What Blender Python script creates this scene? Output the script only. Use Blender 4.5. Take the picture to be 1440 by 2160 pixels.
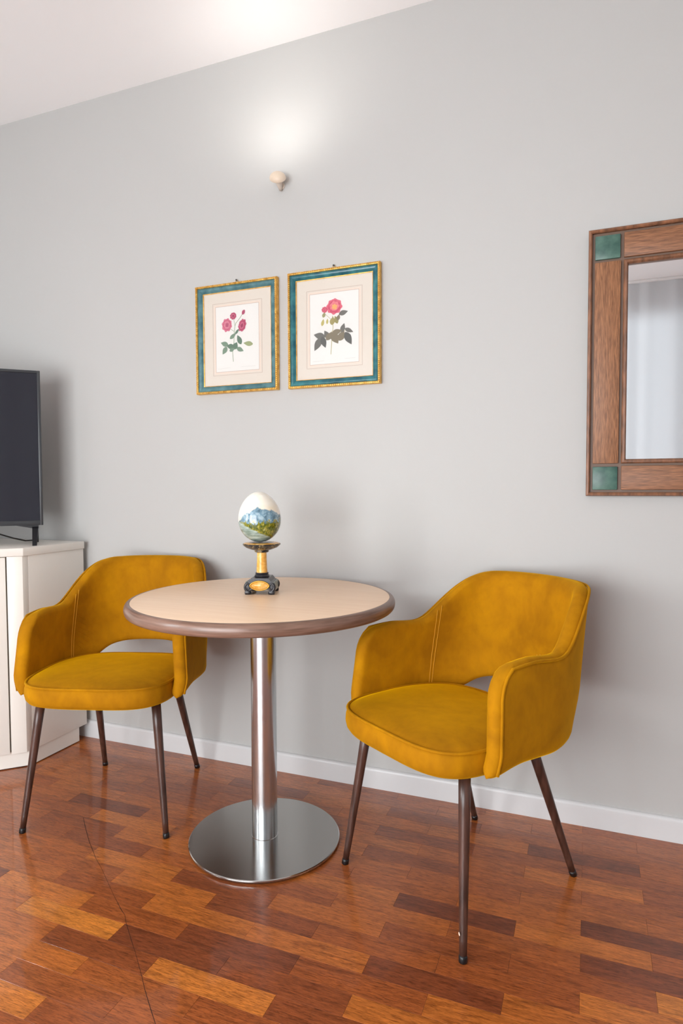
import bpy, bmesh, math, random
from mathutils import Vector, Matrix

# ------------------------------------------------------------------ clear
for o in list(bpy.data.objects):
    bpy.data.objects.remove(o, do_unlink=True)
scene = bpy.context.scene
C = scene.collection
PI = math.pi

# ------------------------------------------------------------------ camera
CAM_H = 1.08
cd = bpy.data.cameras.new('camera')
cd.sensor_fit = 'VERTICAL'
cd.sensor_height = 36.0
cd.sensor_width = 36.0
cd.lens = 22.141
cd.clip_start = 0.02
cam = bpy.data.objects.new('camera', cd)
C.objects.link(cam)
r_ = Vector((0.93088835, 0.36528171, -0.00401837))
u_ = Vector((-0.01146523, 0.04020925, 0.9991255))
f_ = Vector((-0.36512385, 0.93002822, -0.04161836))
mw = Matrix(((r_.x, u_.x, -f_.x, 0), (r_.y, u_.y, -f_.y, 0), (r_.z, u_.z, -f_.z, CAM_H), (0, 0, 0, 1)))
cam.matrix_world = mw
scene.camera = cam

# ------------------------------------------------------------------ colour management, exposure
vs = scene.view_settings
vs.view_transform = 'Standard'
vs.look = 'None'
vs.gamma = 1.0
vs.use_curve_mapping = False
scene.cycles.diffuse_bounces = 6
vs.exposure = 0.86

# ------------------------------------------------------------------ room dimensions (metres, camera stands at x=0, y=0)
WALL_Y = 2.105      # the wall behind the table
LEFT_X = -3.0       # left wall with the window
RIGHT_X = 2.3
BACK_Y = -1.40
CEIL_Z = 2.675
WIN_Y0, WIN_Y1, WIN_Z0, WIN_Z1 = -0.84, -0.36, 0.80, 1.95     # window in the left wall

FILLWIN_X0, FILLWIN_X1, FILLWIN_Z0, FILLWIN_Z1 = -2.40, -0.20, 0.06, 1.90   # unseen window added as soft fill, behind the camera to its left
ADDWIN_X0, ADDWIN_X1, ADDWIN_Z0, ADDWIN_Z1 = 0.05, 1.25, 0.10, 2.45      # window added behind the curtain to brighten the mirror's view

# ------------------------------------------------------------------ world and daylight
w = bpy.data.worlds.new('daylight')
scene.world = w
w.use_nodes = True
bg = w.node_tree.nodes['Background']
bg.inputs[0].default_value = (0.86, 0.93, 1.0, 1)
bg.inputs[1].default_value = 1.0

def area(name, loc, rot, sx, sy, power, col):
    l = bpy.data.lights.new(name, 'AREA')
    l.shape = 'RECTANGLE'
    l.size, l.size_y = sx, sy
    l.energy = power
    l.color = col
    o = bpy.data.objects.new(name, l)
    C.objects.link(o)
    o.location = loc
    o.rotation_euler = rot
    return o

area('window_daylight', (LEFT_X - 0.10, (WIN_Y0 + WIN_Y1) / 2, (WIN_Z0 + WIN_Z1) / 2), (0, -PI / 2, 0),
     WIN_Z1 - WIN_Z0, WIN_Y1 - WIN_Y0, 50, (0.965, 0.985, 1.0))
area('added_back_fill', ((FILLWIN_X0 + FILLWIN_X1) / 2, BACK_Y - 0.10, (FILLWIN_Z0 + FILLWIN_Z1) / 2), (PI / 2, 0, 0),
     FILLWIN_X1 - FILLWIN_X0, FILLWIN_Z1 - FILLWIN_Z0, 70, (0.965, 0.985, 1.0))  # added fill light, no window known there

area('added_curtain_backlight', ((ADDWIN_X0 + ADDWIN_X1) / 2, BACK_Y - 0.13, (ADDWIN_Z0 + ADDWIN_Z1) / 2), (PI / 2, 0, 0),
     ADDWIN_X1 - ADDWIN_X0, ADDWIN_Z1 - ADDWIN_Z0, 2.8, (0.96, 0.985, 1.0))  # added backlight so the curtain looks bright in the mirror

# ================================================================== helpers
def put(name, me, mat=None, parent=None, loc=(0, 0, 0), rotz=0.0):
    o = bpy.data.objects.new(name, me)
    C.objects.link(o)
    if mat is not None and hasattr(me, 'materials'):
        if len(me.materials) == 0:
            me.materials.append(mat)
    o.location = loc
    o.rotation_euler = (0, 0, rotz)
    if parent is not None:
        o.parent = parent
    return o

def thing(name, label, cat, loc=(0, 0, 0), rotz=0.0, group=None):
    o = bpy.data.objects.new(name, None)
    o.empty_display_size = 0.05
    C.objects.link(o)
    o.location = loc
    o.rotation_euler = (0, 0, rotz)
    tag(o, label, cat, group)
    return o

def tag(o, label, cat, group=None):
    o['label'] = label
    o['category'] = cat
    if group:
        o['group'] = group
    return o

def struct(o, label=None):
    o['kind'] = 'structure'
    if label:
        o['label'] = label
    return o

def mesh_from(verts, faces, smooth=False, name='mesh'):
    me = bpy.data.meshes.new(name)
    me.from_pydata([tuple(v) for v in verts], [], faces)
    me.update()
    bm = bmesh.new()
    bm.from_mesh(me)
    bmesh.ops.recalc_face_normals(bm, faces=bm.faces)
    bm.to_mesh(me)
    bm.free()
    if smooth:
        for p in me.polygons:
            p.use_smooth = True
    return me

def bm_mesh(bm, smooth_angle=None, name='mesh'):
    bmesh.ops.recalc_face_normals(bm, faces=bm.faces)
    me = bpy.data.meshes.new(name)
    bm.to_mesh(me)
    bm.free()
    if smooth_angle is not None:
        for p in me.polygons:
            p.use_smooth = True
        me.set_sharp_from_angle(angle=math.radians(smooth_angle))
    return me

def box(x0, x1, y0, y1, z0, z1, bev=0.0, seg=2):
    bm = bmesh.new()
    bmesh.ops.create_cube(bm, size=1.0)
    for v in bm.verts:
        v.co = Vector((x0 + (v.co.x + .5) * (x1 - x0), y0 + (v.co.y + .5) * (y1 - y0), z0 + (v.co.z + .5) * (z1 - z0)))
    if bev > 0:
        bmesh.ops.bevel(bm, geom=bm.edges[:], offset=bev, segments=seg, profile=0.5, affect='EDGES')
    return bm_mesh(bm, 40 if bev > 0 else None)

def prism(poly, z0, z1, bev=0.0):
    """plan polygon extruded from z0 to z1"""
    bm = bmesh.new()
    vs_ = [bm.verts.new((x, y, z0)) for x, y in poly]
    f = bm.faces.new(vs_)
    ex = bmesh.ops.extrude_face_region(bm, geom=[f])
    for v in ex['geom']:
        if isinstance(v, bmesh.types.BMVert):
            v.co.z = z1
    if bev > 0:
        bmesh.ops.bevel(bm, geom=bm.edges[:], offset=bev, segments=2, profile=0.5, affect='EDGES')
    return bm_mesh(bm, 40 if bev > 0 else None)

def lathe(profile, n=48, sharp=35):
    """profile: list of (r, z); r = 0 closes"""
    verts, rings, faces = [], [], []
    for r, z in profile:
        if r <= 1e-6:
            rings.append([len(verts)])
            verts.append((0, 0, z))
        else:
            rings.append(list(range(len(verts), len(verts) + n)))
            verts += [(r * math.cos(2 * PI * k / n), r * math.sin(2 * PI * k / n), z) for k in range(n)]
    for a, b in zip(rings[:-1], rings[1:]):
        if len(a) == 1 and len(b) == 1:
            continue
        for k in range(n):
            k2 = (k + 1) % n
            if len(a) == 1:
                faces.append((a[0], b[k], b[k2]))
            elif len(b) == 1:
                faces.append((a[k], a[k2], b[0]))
            else:
                faces.append((a[k], a[k2], b[k2], b[k]))
    if len(rings[0]) > 1:
        faces.append(tuple(rings[0]))
    if len(rings[-1]) > 1:
        faces.append(tuple(rings[-1]))
    me = mesh_from(verts, faces)
    for p in me.polygons:
        p.use_smooth = True
    me.set_sharp_from_angle(angle=math.radians(sharp))
    return me

def tube(path, rad, n=8, closed=False):
    """round tube along a path; rad number or list"""
    pts = [Vector(p) for p in path]
    m = len(pts)
    if not hasattr(rad, '__len__'):
        rad = [rad] * m
    verts, faces = [], []
    prev = None
    for i, p in enumerate(pts):
        if closed:
            t = (pts[(i + 1) % m] - pts[i - 1]).normalized()
        else:
            t = (pts[min(i + 1, m - 1)] - pts[max(i - 1, 0)]).normalized()
        if prev is None:
            a = Vector((0, 0, 1)) if abs(t.z) < 0.9 else Vector((1, 0, 0))
            nrm = (a - t * a.dot(t)).normalized()
        else:
            nrm = (prev - t * prev.dot(t)).normalized()
        prev = nrm
        b = t.cross(nrm)
        for k in range(n):
            q = 2 * PI * k / n
            verts.append(p + (nrm * math.cos(q) + b * math.sin(q)) * rad[i])
    for i in range(m if closed else m - 1):
        j = (i + 1) % m
        for k in range(n):
            k2 = (k + 1) % n
            faces.append((i * n + k, i * n + k2, j * n + k2, j * n + k))
    if not closed:
        faces.append(tuple(range(n)))
        faces.append(tuple(range((m - 1) * n, m * n)))
    return mesh_from(verts, faces, smooth=True)

def smoothstep(a, b, x):
    t = max(0.0, min(1.0, (x - a) / (b - a)))
    return t * t * (3 - 2 * t)

def interp(tab, x):
    if x <= tab[0][0]:
        return tab[0][1]
    for (a, va), (b, vb) in zip(tab[:-1], tab[1:]):
        if x <= b:
            t = (x - a) / (b - a)
            return va + (vb - va) * t
    return tab[-1][1]

def s2l(*rgb):
    out = []
    for c in rgb:
        c = c / 255.0
        out.append(c / 12.92 if c <= 0.04045 else ((c + 0.055) / 1.055) ** 2.4)
    return tuple(out) + (1.0,)

# ================================================================== materials
def mat(name, col=(0.8, 0.8, 0.8, 1), rough=0.5, metal=0.0, **kw):
    m = bpy.data.materials.new(name)
    m.use_nodes = True
    b = m.node_tree.nodes['Principled BSDF']
    b.inputs['Base Color'].default_value = col
    b.inputs['Roughness'].default_value = rough
    b.inputs['Metallic'].default_value = metal
    for k, v in kw.items():
        b.inputs[k.replace('_', ' ')].default_value = v
    return m

def nodes(m):
    nt = m.node_tree
    return nt, nt.nodes, nt.links, nt.nodes['Principled BSDF']

def ramp(nt, stops, interp_='LINEAR'):
    r = nt.nodes.new('ShaderNodeValToRGB')
    r.color_ramp.interpolation = interp_
    els = r.color_ramp.elements
    while len(els) < len(stops):
        els.new(0.5)
    for e, (p, c) in zip(els, stops):
        e.position = p
        e.color = c
    return r

def noise(nt, vec, scale, detail=4, rough=0.5, dist=0.0):
    n = nt.nodes.new('ShaderNodeTexNoise')
    n.inputs['Scale'].default_value = scale
    n.inputs['Detail'].default_value = detail
    n.inputs['Roughness'].default_value = rough
    n.inputs['Distortion'].default_value = dist
    if vec is not None:
        nt.links.new(vec, n.inputs['Vector'])
    return n

def mapping(nt, src, scale=(1, 1, 1), loc=(0, 0, 0), rot=(0, 0, 0)):
    m = nt.nodes.new('ShaderNodeMapping')
    m.inputs['Scale'].default_value = scale
    m.inputs['Location'].default_value = loc
    m.inputs['Rotation'].default_value = rot
    nt.links.new(src, m.inputs['Vector'])
    return m.outputs[0]

def coords(nt, kind='Object'):
    return nt.nodes.new('ShaderNodeTexCoord').outputs[kind]

def mixcol(nt, fac, a, b, mode='MIX'):
    x = nt.nodes.new('ShaderNodeMix')
    x.data_type = 'RGBA'
    x.blend_type = mode
    for sock, val in ((x.inputs['Factor'], fac), (x.inputs['A'], a), (x.inputs['B'], b)):
        if hasattr(val, 'links') or hasattr(val, 'is_linked'):
            nt.links.new(val, sock)
        else:
            sock.default_value = val
    return x.outputs['Result']

def bump(nt, height, strength, dist):
    b = nt.nodes.new('ShaderNodeBump')
    b.inputs['Strength'].default_value = strength
    b.inputs['Distance'].default_value = dist
    nt.links.new(height, b.inputs['Height'])
    return b.outputs[0]

def noisy(m, c1, c2, scale, stretch=(1, 1, 1), detail=4, lo=0.35, hi=0.65, bmp=0.0, bdist=0.001, kind='Object'):
    nt, N, L, B = nodes(m)
    n = noise(nt, mapping(nt, coords(nt, kind), stretch), scale, detail)
    r = ramp(nt, [(lo, c1), (hi, c2)])
    L.new(n.outputs['Fac'], r.inputs[0])
    L.new(r.outputs[0], B.inputs['Base Color'])
    if bmp:
        L.new(bump(nt, n.outputs['Fac'], bmp, bdist), B.inputs['Normal'])
    return m

M = {}
# painted plaster
M['wall'] = mat('wall_paint', (0.455, 0.4550, 0.4436, 1), 0.6)
nt, N, L, B = nodes(M['wall'])
nn = noise(nt, coords(nt, 'Object'), 160, 3)
L.new(bump(nt, nn.outputs['Fac'], 0.06, 0.002), B.inputs['Normal'])
M['white_wall'] = mat('white_wall_paint', (0.86, 0.87, 0.88, 1), 0.6)
M['ceiling'] = mat('ceiling_paint', (0.9, 0.9, 0.9, 1), 0.8)
M['skirting'] = mat('white_skirting_lacquer', (0.62, 0.625, 0.63, 1), 0.28)
M['white_frame'] = mat('white_window_paint', (0.8, 0.8, 0.8, 1), 0.3)

# parquet: colour of each block from the object colour, grain along x
def wood_block(name, from_object=True):
    m = mat(name, rough=0.2)
    nt, N, L, B = nodes(m)
    geo = N.new('ShaderNodeNewGeometry')
    oi = N.new('ShaderNodeObjectInfo')
    # shift the grain per block
    sc = N.new('ShaderNodeVectorMath')
    sc.operation = 'SCALE'
    sc.inputs[0].default_value = (37.0, 13.0, 21.0)
    L.new(oi.outputs['Random'] if from_object else geo.outputs['Random Per Island'], sc.inputs['Scale'])
    ad = N.new('ShaderNodeVectorMath')
    ad.operation = 'ADD'
    L.new(geo.outputs['Position'], ad.inputs[0])
    L.new(sc.outputs[0], ad.inputs[1])
    fine = noise(nt, mapping(nt, ad.outputs[0], (9, 120, 9)), 2.4, 8, 0.72, 0.6)
    broad = noise(nt, mapping(nt, ad.outputs[0], (3.2, 26, 3.2)), 1.6, 4, 0.55, 1.6)
    pores = noise(nt, mapping(nt, ad.outputs[0], (30, 330, 30)), 2.0, 3, 0.6, 0.2)
    if from_object:
        base = oi.outputs['Color']
    else:
        rr = ramp(nt, [(0.0, s2l(112, 54, 28)), (0.35, s2l(150, 76, 36)), (0.7, s2l(168, 88, 42)), (1.0, s2l(190, 105, 50))])
        L.new(geo.outputs['Random Per Island'], rr.inputs[0])
        base = rr.outputs[0]
    r1 = ramp(nt, [(0.30, (0.48, 0.43, 0.40, 1)), (0.52, (1, 1, 1, 1)), (0.72, (1.3, 1.27, 1.2, 1))])
    L.new(fine.outputs['Fac'], r1.inputs[0])
    r2 = ramp(nt, [(0.3, (0.66, 0.61, 0.58, 1)), (0.5, (1, 1, 1, 1)), (0.72, (1.14, 1.12, 1.06, 1))])
    L.new(broad.outputs['Fac'], r2.inputs[0])
    r3 = ramp(nt, [(0.38, (0.42, 0.37, 0.34, 1)), (0.49, (1, 1, 1, 1))])
    L.new(pores.outputs['Fac'], r3.inputs[0])
    c = mixcol(nt, 1.0, base, r1.outputs[0], 'MULTIPLY')
    c = mixcol(nt, 1.0, c, r2.outputs[0], 'MULTIPLY')
    c = mixcol(nt, 0.75, c, r3.outputs[0], 'MULTIPLY')
    L.new(c, B.inputs['Base Color'])
    B.inputs['Roughness'].default_value = 0.30
    B.inputs['Coat Weight'].default_value = 0.42
    B.inputs['Coat Roughness'].default_value = 0.06
    wav = noise(nt, mapping(nt, geo.outputs['Position'], (5, 9, 5)), 2.0, 2)
    L.new(bump(nt, wav.outputs['Fac'], 0.10, 0.004), B.inputs['Coat Normal'])
    L.new(bump(nt, fine.outputs['Fac'], 0.12, 0.0008), B.inputs['Normal'])
    return m
M['parquet'] = wood_block('jatoba_parquet')
M['parquet_far'] = wood_block('jatoba_parquet_field', False)
M['joint'] = mat('dark_floor_joint', s2l(58, 28, 16), 0.7)
M['crack'] = mat('dark_floor_crack', s2l(38, 20, 14), 0.8)

# mustard velvet
def velvet():
    m = mat('mustard_velvet', rough=0.85)
    nt, N, L, B = nodes(m)
    co = coords(nt, 'Object')
    n1 = noise(nt, co, 7.0, 4, 0.55, 0.6)
    n2 = noise(nt, mapping(nt, co, (1, 1, 0.6)), 38, 5, 0.6)
    r1 = ramp(nt, [(0.32, s2l(154, 101, 0)), (0.5, s2l(169, 113, 0)), (0.68, s2l(182, 125, 0))])
    L.new(n1.outputs['Fac'], r1.inputs[0])
    r2 = ramp(nt, [(0.25, (0.82, 0.80, 0.78, 1)), (0.6, (1.05, 1.05, 1.05, 1))])
    L.new(n2.outputs['Fac'], r2.inputs[0])
    L.new(mixcol(nt, 0.6, r1.outputs[0], r2.outputs[0], 'MULTIPLY'), B.inputs['Base Color'])
    B.inputs['Sheen Weight'].default_value = 0.75
    B.inputs['Sheen Roughness'].default_value = 0.35
    B.inputs['Sheen Tint'].default_value = s2l(255, 196, 0)
    B.inputs['Specular IOR Level'].default_value = 0.15
    n3 = noise(nt, co, 420, 2)
    L.new(bump(nt, n3.outputs['Fac'], 0.12, 0.001), B.inputs['Normal'])
    return m
M['velvet'] = velvet()
M['stitch'] = mat('golden_stitching', s2l(206, 146, 24), 0.7)
M['leg'] = noisy(mat('dark_wood_print_leg', rough=0.32), s2l(52, 32, 25), s2l(86, 57, 47), 5, (14, 14, 1.2), 6, 0.35, 0.7, 0.1, 0.0005)
M['rubber'] = mat('black_rubber', s2l(14, 14, 16), 0.4)
M['chip'] = mat('bare_chipped_patch', s2l(214, 190, 170), 0.6)

# table
M['laminate'] = noisy(mat('beech_laminate', rough=0.33), s2l(240, 206, 172), s2l(246, 215, 183), 3, (1.5, 22, 1), 6, 0.3, 0.7)
M['rim_wood'] = noisy(mat('brown_rim_wood', rough=0.3), s2l(104, 78, 64), s2l(136, 106, 92), 6, (2, 2, 30), 5, 0.3, 0.7)
def steel(name, rough, col, aniso):
    m = mat(name, col, rough, 1.0)
    nt, N, L, B = nodes(m)
    B.inputs['Anisotropic'].default_value = aniso
    tg = N.new('ShaderNodeTangent')
    tg.direction_type = 'RADIAL'
    tg.axis = 'Z'
    L.new(tg.outputs[0], B.inputs['Tangent'])
    return m
M['steel_post'] = steel('brushed_steel_post', 0.22, (0.61, 0.64, 0.655, 1), 0.5)
M['steel_disc'] = steel('brushed_steel_disc', 0.16, (0.50, 0.497, 0.485, 1), 0.0)
M['dark_gap'] = mat('black_glide_and_shade_strip', s2l(20, 18, 17), 0.5)  # table glide; also the painted shade under the cabinet plinth

# cabinet, television
M['cabinet'] = mat('white_lacquer', s2l(232, 228, 220), 0.3)
M['cab_gap'] = mat('door_gap_shadow_strip', s2l(120, 112, 102), 0.6)
M['tv_bezel'] = mat('grey_black_bezel', s2l(52, 55, 58), 0.35)
M['tv_screen'] = mat('dark_screen_glass', s2l(34, 34, 42), 0.07, Specular_IOR_Level=0.4)
M['tv_foot'] = mat('black_plastic', s2l(26, 26, 30), 0.35)
M['cable'] = mat('black_cable_sheath', s2l(28, 24, 20), 0.5)

# mirror
M['oak'] = noisy(mat('limed_brown_oak', rough=0.5), s2l(100, 64, 40), s2l(162, 112, 76), 18, (26, 26, 1.8), 8, 0.28, 0.72, 0.35, 0.0012)
M['oak_h'] = noisy(mat('limed_brown_oak_cross', rough=0.5), s2l(96, 61, 38), s2l(154, 104, 70), 18, (1.8, 26, 26), 8, 0.28, 0.72, 0.35, 0.0012)
M['oak_lip'] = noisy(mat('oak_moulding', rough=0.45), s2l(92, 60, 40), s2l(144, 96, 66), 6, (12, 12, 3), 5, 0.34, 0.68)
M['groove'] = mat('dark_oak_groove', s2l(108, 86, 72), 0.5)
M['green_stone'] = noisy(mat('green_stone_tile', rough=0.35), s2l(40, 76, 68), s2l(84, 116, 104), 26, (1, 1, 1), 6, 0.35, 0.7, 0.1, 0.0006)
M['mirror'] = mat('silvered_glass', (0.93, 0.95, 0.96, 1), 0.0, 1.0)

# pictures
M['gold'] = noisy(mat('gilded_moulding', rough=0.34, metal=0.65), s2l(200, 146, 58), s2l(244, 200, 112), 60, (1, 1, 1), 3, 0.3, 0.7)
M['teal'] = noisy(mat('teal_lacquer_moulding', rough=0.22), s2l(18, 78, 92), s2l(58, 128, 132), 9, (3, 3, 3), 5, 0.35, 0.72)
M['teal_hazed'] = noisy(mat('glare_hazed_teal_moulding', rough=0.25), s2l(52, 96, 104), s2l(96, 136, 140), 9, (3, 3, 3), 5, 0.35, 0.72)  # left frame's teal, glare haze mixed into the colour
M['mat_board'] = mat('cream_mat_board', s2l(216, 206, 194), 0.8)
M['mat_band'] = mat('pinkish_mat_band', s2l(224, 207, 193), 0.8)
M['rule'] = mat('brown_ruled_line', s2l(182, 152, 134), 0.8)
M['paper'] = mat('print_paper', s2l(226, 223, 218), 0.8)
M['caption'] = mat('faint_grey_print', s2l(206, 202, 196), 0.8)

def glass():
    m = bpy.data.materials.new('clear_glass')
    m.use_nodes = True
    nt = m.node_tree
    nt.nodes.clear()
    out = nt.nodes.new('ShaderNodeOutputMaterial')
    mx = nt.nodes.new('ShaderNodeMixShader')
    tr = nt.nodes.new('ShaderNodeBsdfTransparent')
    gl = nt.nodes.new('ShaderNodeBsdfGlossy')
    gl.inputs['Roughness'].default_value = 0.22
    fr = nt.nodes.new('ShaderNodeFresnel')
    fr.inputs['IOR'].default_value = 1.35
    nt.links.new(fr.outputs[0], mx.inputs[0])
    nt.links.new(tr.outputs[0], mx.inputs[1])
    nt.links.new(gl.outputs[0], mx.inputs[2])
    nt.links.new(mx.outputs[0], out.inputs[0])
    return m
M['glass'] = glass()
def flat(name, rgb):
    if name not in M:
        M[name] = mat(name, s2l(*rgb), 0.85)
    return M[name]

# ================================================================== the setting
def wall_with_holes(name, plane, pos, a0, a1, holes, thick, m):
    """plane 'x': wall at x=pos spanning y a0..a1 ; 'y': wall at y=pos spanning x. holes = [(b0,b1,z0,z1)]. thickness goes outward"""
    bm = bmesh.new()
    def add(u0, u1, v0, v1):
        if plane == 'x':
            xs, ys = sorted((pos, pos + thick)), (u0, u1)
        else:
            xs, ys = (u0, u1), sorted((pos, pos + thick))
        vv = [bm.verts.new((x, y, z)) for z in (v0, v1) for (x, y) in ((xs[0], ys[0]), (xs[1], ys[0]), (xs[1], ys[1]), (xs[0], ys[1]))]
        for f in ((0, 1, 2, 3), (4, 5, 6, 7), (0, 1, 5, 4), (1, 2, 6, 5), (2, 3, 7, 6), (3, 0, 4, 7)):
            bm.faces.new([vv[i] for i in f])
    u = a0
    for b0, b1, z0, z1 in holes:
        add(u, b0, 0, CEIL_Z)
        add(b0, b1, 0, z0)
        add(b0, b1, z1, CEIL_Z)
        u = b1
    add(u, a1, 0, CEIL_Z)
    return struct(put(name, bm_mesh(bm), m))

T = 0.16
struct(put('wall_front', box(LEFT_X - T, RIGHT_X + T, WALL_Y, WALL_Y + T, 0, CEIL_Z), M['wall']))
struct(put('wall_right', box(RIGHT_X, RIGHT_X + T, BACK_Y - T, WALL_Y, 0, CEIL_Z), M['white_wall']))
wall_with_holes('wall_left', 'x', LEFT_X, BACK_Y - T, WALL_Y, [(WIN_Y0, WIN_Y1, WIN_Z0, WIN_Z1)], -T, M['white_wall'])
wall_with_holes('wall_back', 'y', BACK_Y, LEFT_X, RIGHT_X, [(FILLWIN_X0, FILLWIN_X1, FILLWIN_Z0, FILLWIN_Z1), (ADDWIN_X0, ADDWIN_X1, ADDWIN_Z0, ADDWIN_Z1)], -T, M['white_wall'])
struct(put('ceiling', box(LEFT_X - T, RIGHT_X + T, BACK_Y - T, WALL_Y + T, CEIL_Z, CEIL_Z + 0.12), M['ceiling']))

def window(name, plane, pos, b0, b1, z0, z1):
    root = bpy.data.objects.new(name, None)
    C.objects.link(root)
    struct(root)
    fw = 0.055 if b1 - b0 > 0.6 else 0.03
    def bar(nm, u0, u1, v0, v1, t0=-0.06, t1=-0.01, m=None):
        if plane == 'x':
            me = box(pos + t0, pos + t1, u0, u1, v0, v1, 0.004)
        else:
            me = box(u0, u1, pos + t0, pos + t1, v0, v1, 0.004)
        put(nm, me, m or M['white_frame'], root)
    bar('window_frame', b0, b0 + fw, z0, z1)
    bar('window_frame', b1 - fw, b1, z0, z1)
    bar('window_frame', b0 + fw, b1 - fw, z0, z0 + fw)
    bar('window_frame', b0 + fw, b1 - fw, z1 - fw, z1)
    if b1 - b0 < 0.6:          # narrow casement: one pane, no mullion
        bar('window_pane', b0 + fw, b1 - fw, z0 + fw, z1 - fw, -0.040, -0.034, M['glass'])
        return
    mid = (b0 + b1) / 2
    bar('window_mullion', mid - fw * .6, mid + fw * .6, z0 + fw, z1 - fw)
    bar('window_pane', b0 + fw, mid - fw * .6, z0 + fw, z1 - fw, -0.040, -0.034, M['glass'])
    bar('window_pane', mid + fw * .6, b1 - fw, z0 + fw, z1 - fw, -0.040, -0.034, M['glass'])
window('window_1', 'x', LEFT_X, WIN_Y0, WIN_Y1, WIN_Z0, WIN_Z1)
window('added_fill_window', 'y', BACK_Y, FILLWIN_X0, FILLWIN_X1, FILLWIN_Z0, FILLWIN_Z1)  # added as an opening for the fill light
window('added_curtain_window', 'y', BACK_Y, ADDWIN_X0, ADDWIN_X1, ADDWIN_Z0, ADDWIN_Z1)  # added opening for the curtain's backlight

def skirting(name, x0, x1):
    prof = [(0, 0), (-0.012, 0), (-0.012, 0.063), (-0.0115, 0.066), (-0.010, 0.069), (-0.0075, 0.0715), (-0.004, 0.073), (0, 0.0735)]
    vv = [(x, WALL_Y + py, pz) for x in (x0, x1) for py, pz in prof]
    n = len(prof)
    ff = [(i, (i + 1) % n, n + (i + 1) % n, n + i) for i in range(n)] + [tuple(range(n)), tuple(range(n, 2 * n))]
    return struct(put(name, mesh_from(vv, ff), M['skirting']))
skirting('baseboard_front', LEFT_X, RIGHT_X)

# ------------------------------------------------------------------ floor: sub-floor slab + parquet blocks 300 x 60 mm
floor = struct(put('floor', box(LEFT_X - T, RIGHT_X + T, BACK_Y - T, WALL_Y + T, -0.10, -0.006), M['joint']))
PL, PW, GAP, Y0 = 0.30, 0.06, 0.0004, 1.092
def block_mesh(l, wd):
    b = 0.00018
    x, y = l / 2 - GAP / 2, wd / 2 - GAP / 2
    v = [(-x, -y, -.006), (x, -y, -.006), (x, y, -.006), (-x, y, -.006),
         (-x, -y, -b), (x, -y, -b), (x, y, -b), (-x, y, -b),
         (-x + b, -y + b, 0), (x - b, -y + b, 0), (x - b, y - b, 0), (-x + b, y - b, 0)]
    f = [(8, 9, 10, 11)]
    for a in (0, 4):
        for k in range(4):
            f.append((a + k, a + (k + 1) % 4, a + 4 + (k + 1) % 4, a + 4 + k))
    return v, f
bv, bf = block_mesh(PL, PW)
block_me = mesh_from(bv, bf)
block_me.materials.append(M['parquet'])

# tones read block by block: (row, column half-index) -> 0 dark .. 1 light
TONES = {(-3, -5): 0.8, (-3, -4): 0.36, (-2, -4): 0.38, (-2, -3): 0.42, (-1, -5): 0.65, (-1, -4): 0.45, (-1, -3): 0.4, (0, -5): 0.6, (0, -4): 0.3, (0, -3): 0.8, (0, -2): 0.3, (1, -5): 0.92, (1, -4): 0.2, (1, -3): 0.3, (1, -2): 0.7, (2, -6): 0.2, (2, -5): 0.75, (2, -4): 0.45, (2, -3): 0.2, (2, -2): 0.4, (2, -1): 0.68, (3, -5): 0.42, (3, -4): 0.7, (3, -3): 0.65, (3, -2): 0.2, (4, -5): 0.5, (4, -4): 0.7, (4, -3): 0.3, (4, -1): 0.4, (4, 0): 0.75, (5, -6): 0.55, (5, -5): 0.75, (5, -4): 0.3, (5, -3): 0.6, (5, -2): 0.36, (5, -1): 0.4, (5, 0): 0.88, (6, -5): 0.35, (6, -2): 0.58, (6, 0): 0.2, (7, -6): 0.35, (7, -5): 0.7, (7, -3): 0.66, (7, -2): 0.12, (7, -1): 0.7, (8, -5): 0.75, (8, -1): 0.6, (8, 0): 0.12, (9, -6): 0.2, (9, -3): 0.55, (9, -2): 0.5, (9, -1): 0.6, (9, 0): 0.55, (10, -2): 0.35, (10, -1): 0.52, (11, -7): 0.65, (11, -3): 0.6, (11, -1): 0.7, (11, 0): 0.38, (12, -2): 0.3, (13, -1): 0.18, (13, 0): 0.5, (14, -4): 0.3, (14, -3): 0.65, (14, -2): 0.3, (15, -7): 0.65, (15, -1): 0.5}
STOPS = [(0.0, (112, 58, 36)), (0.2, (132, 69, 39)), (0.4, (160, 86, 42)), (0.55, (176, 98, 44)), (0.7, (193, 112, 48)), (0.85, (208, 126, 52)), (1.0, (221, 140, 56))]
def tone_col(t):
    for (a, ca), (b, cb) in zip(STOPS[:-1], STOPS[1:]):
        if t <= b:
            k = (t - a) / (b - a)
            return s2l(*[ca[i] + (cb[i] - ca[i]) * k for i in range(3)])
    return s2l(*STOPS[-1][1])
def seen(x, y):
    """is the floor point inside the picture, with a margin of a step to the side"""
    d = Vector((x, y, -CAM_H))
    z = d.dot(f_)
    if z < 0.25:
        return False
    px, py = d.dot(r_) / z * 1328.5, -d.dot(u_) / z * 1328.5
    return abs(px) < 720 + 170 and py < 1080 + 130
rng = random.Random(7)
far_v, far_f = [], []
nb = 0
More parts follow.
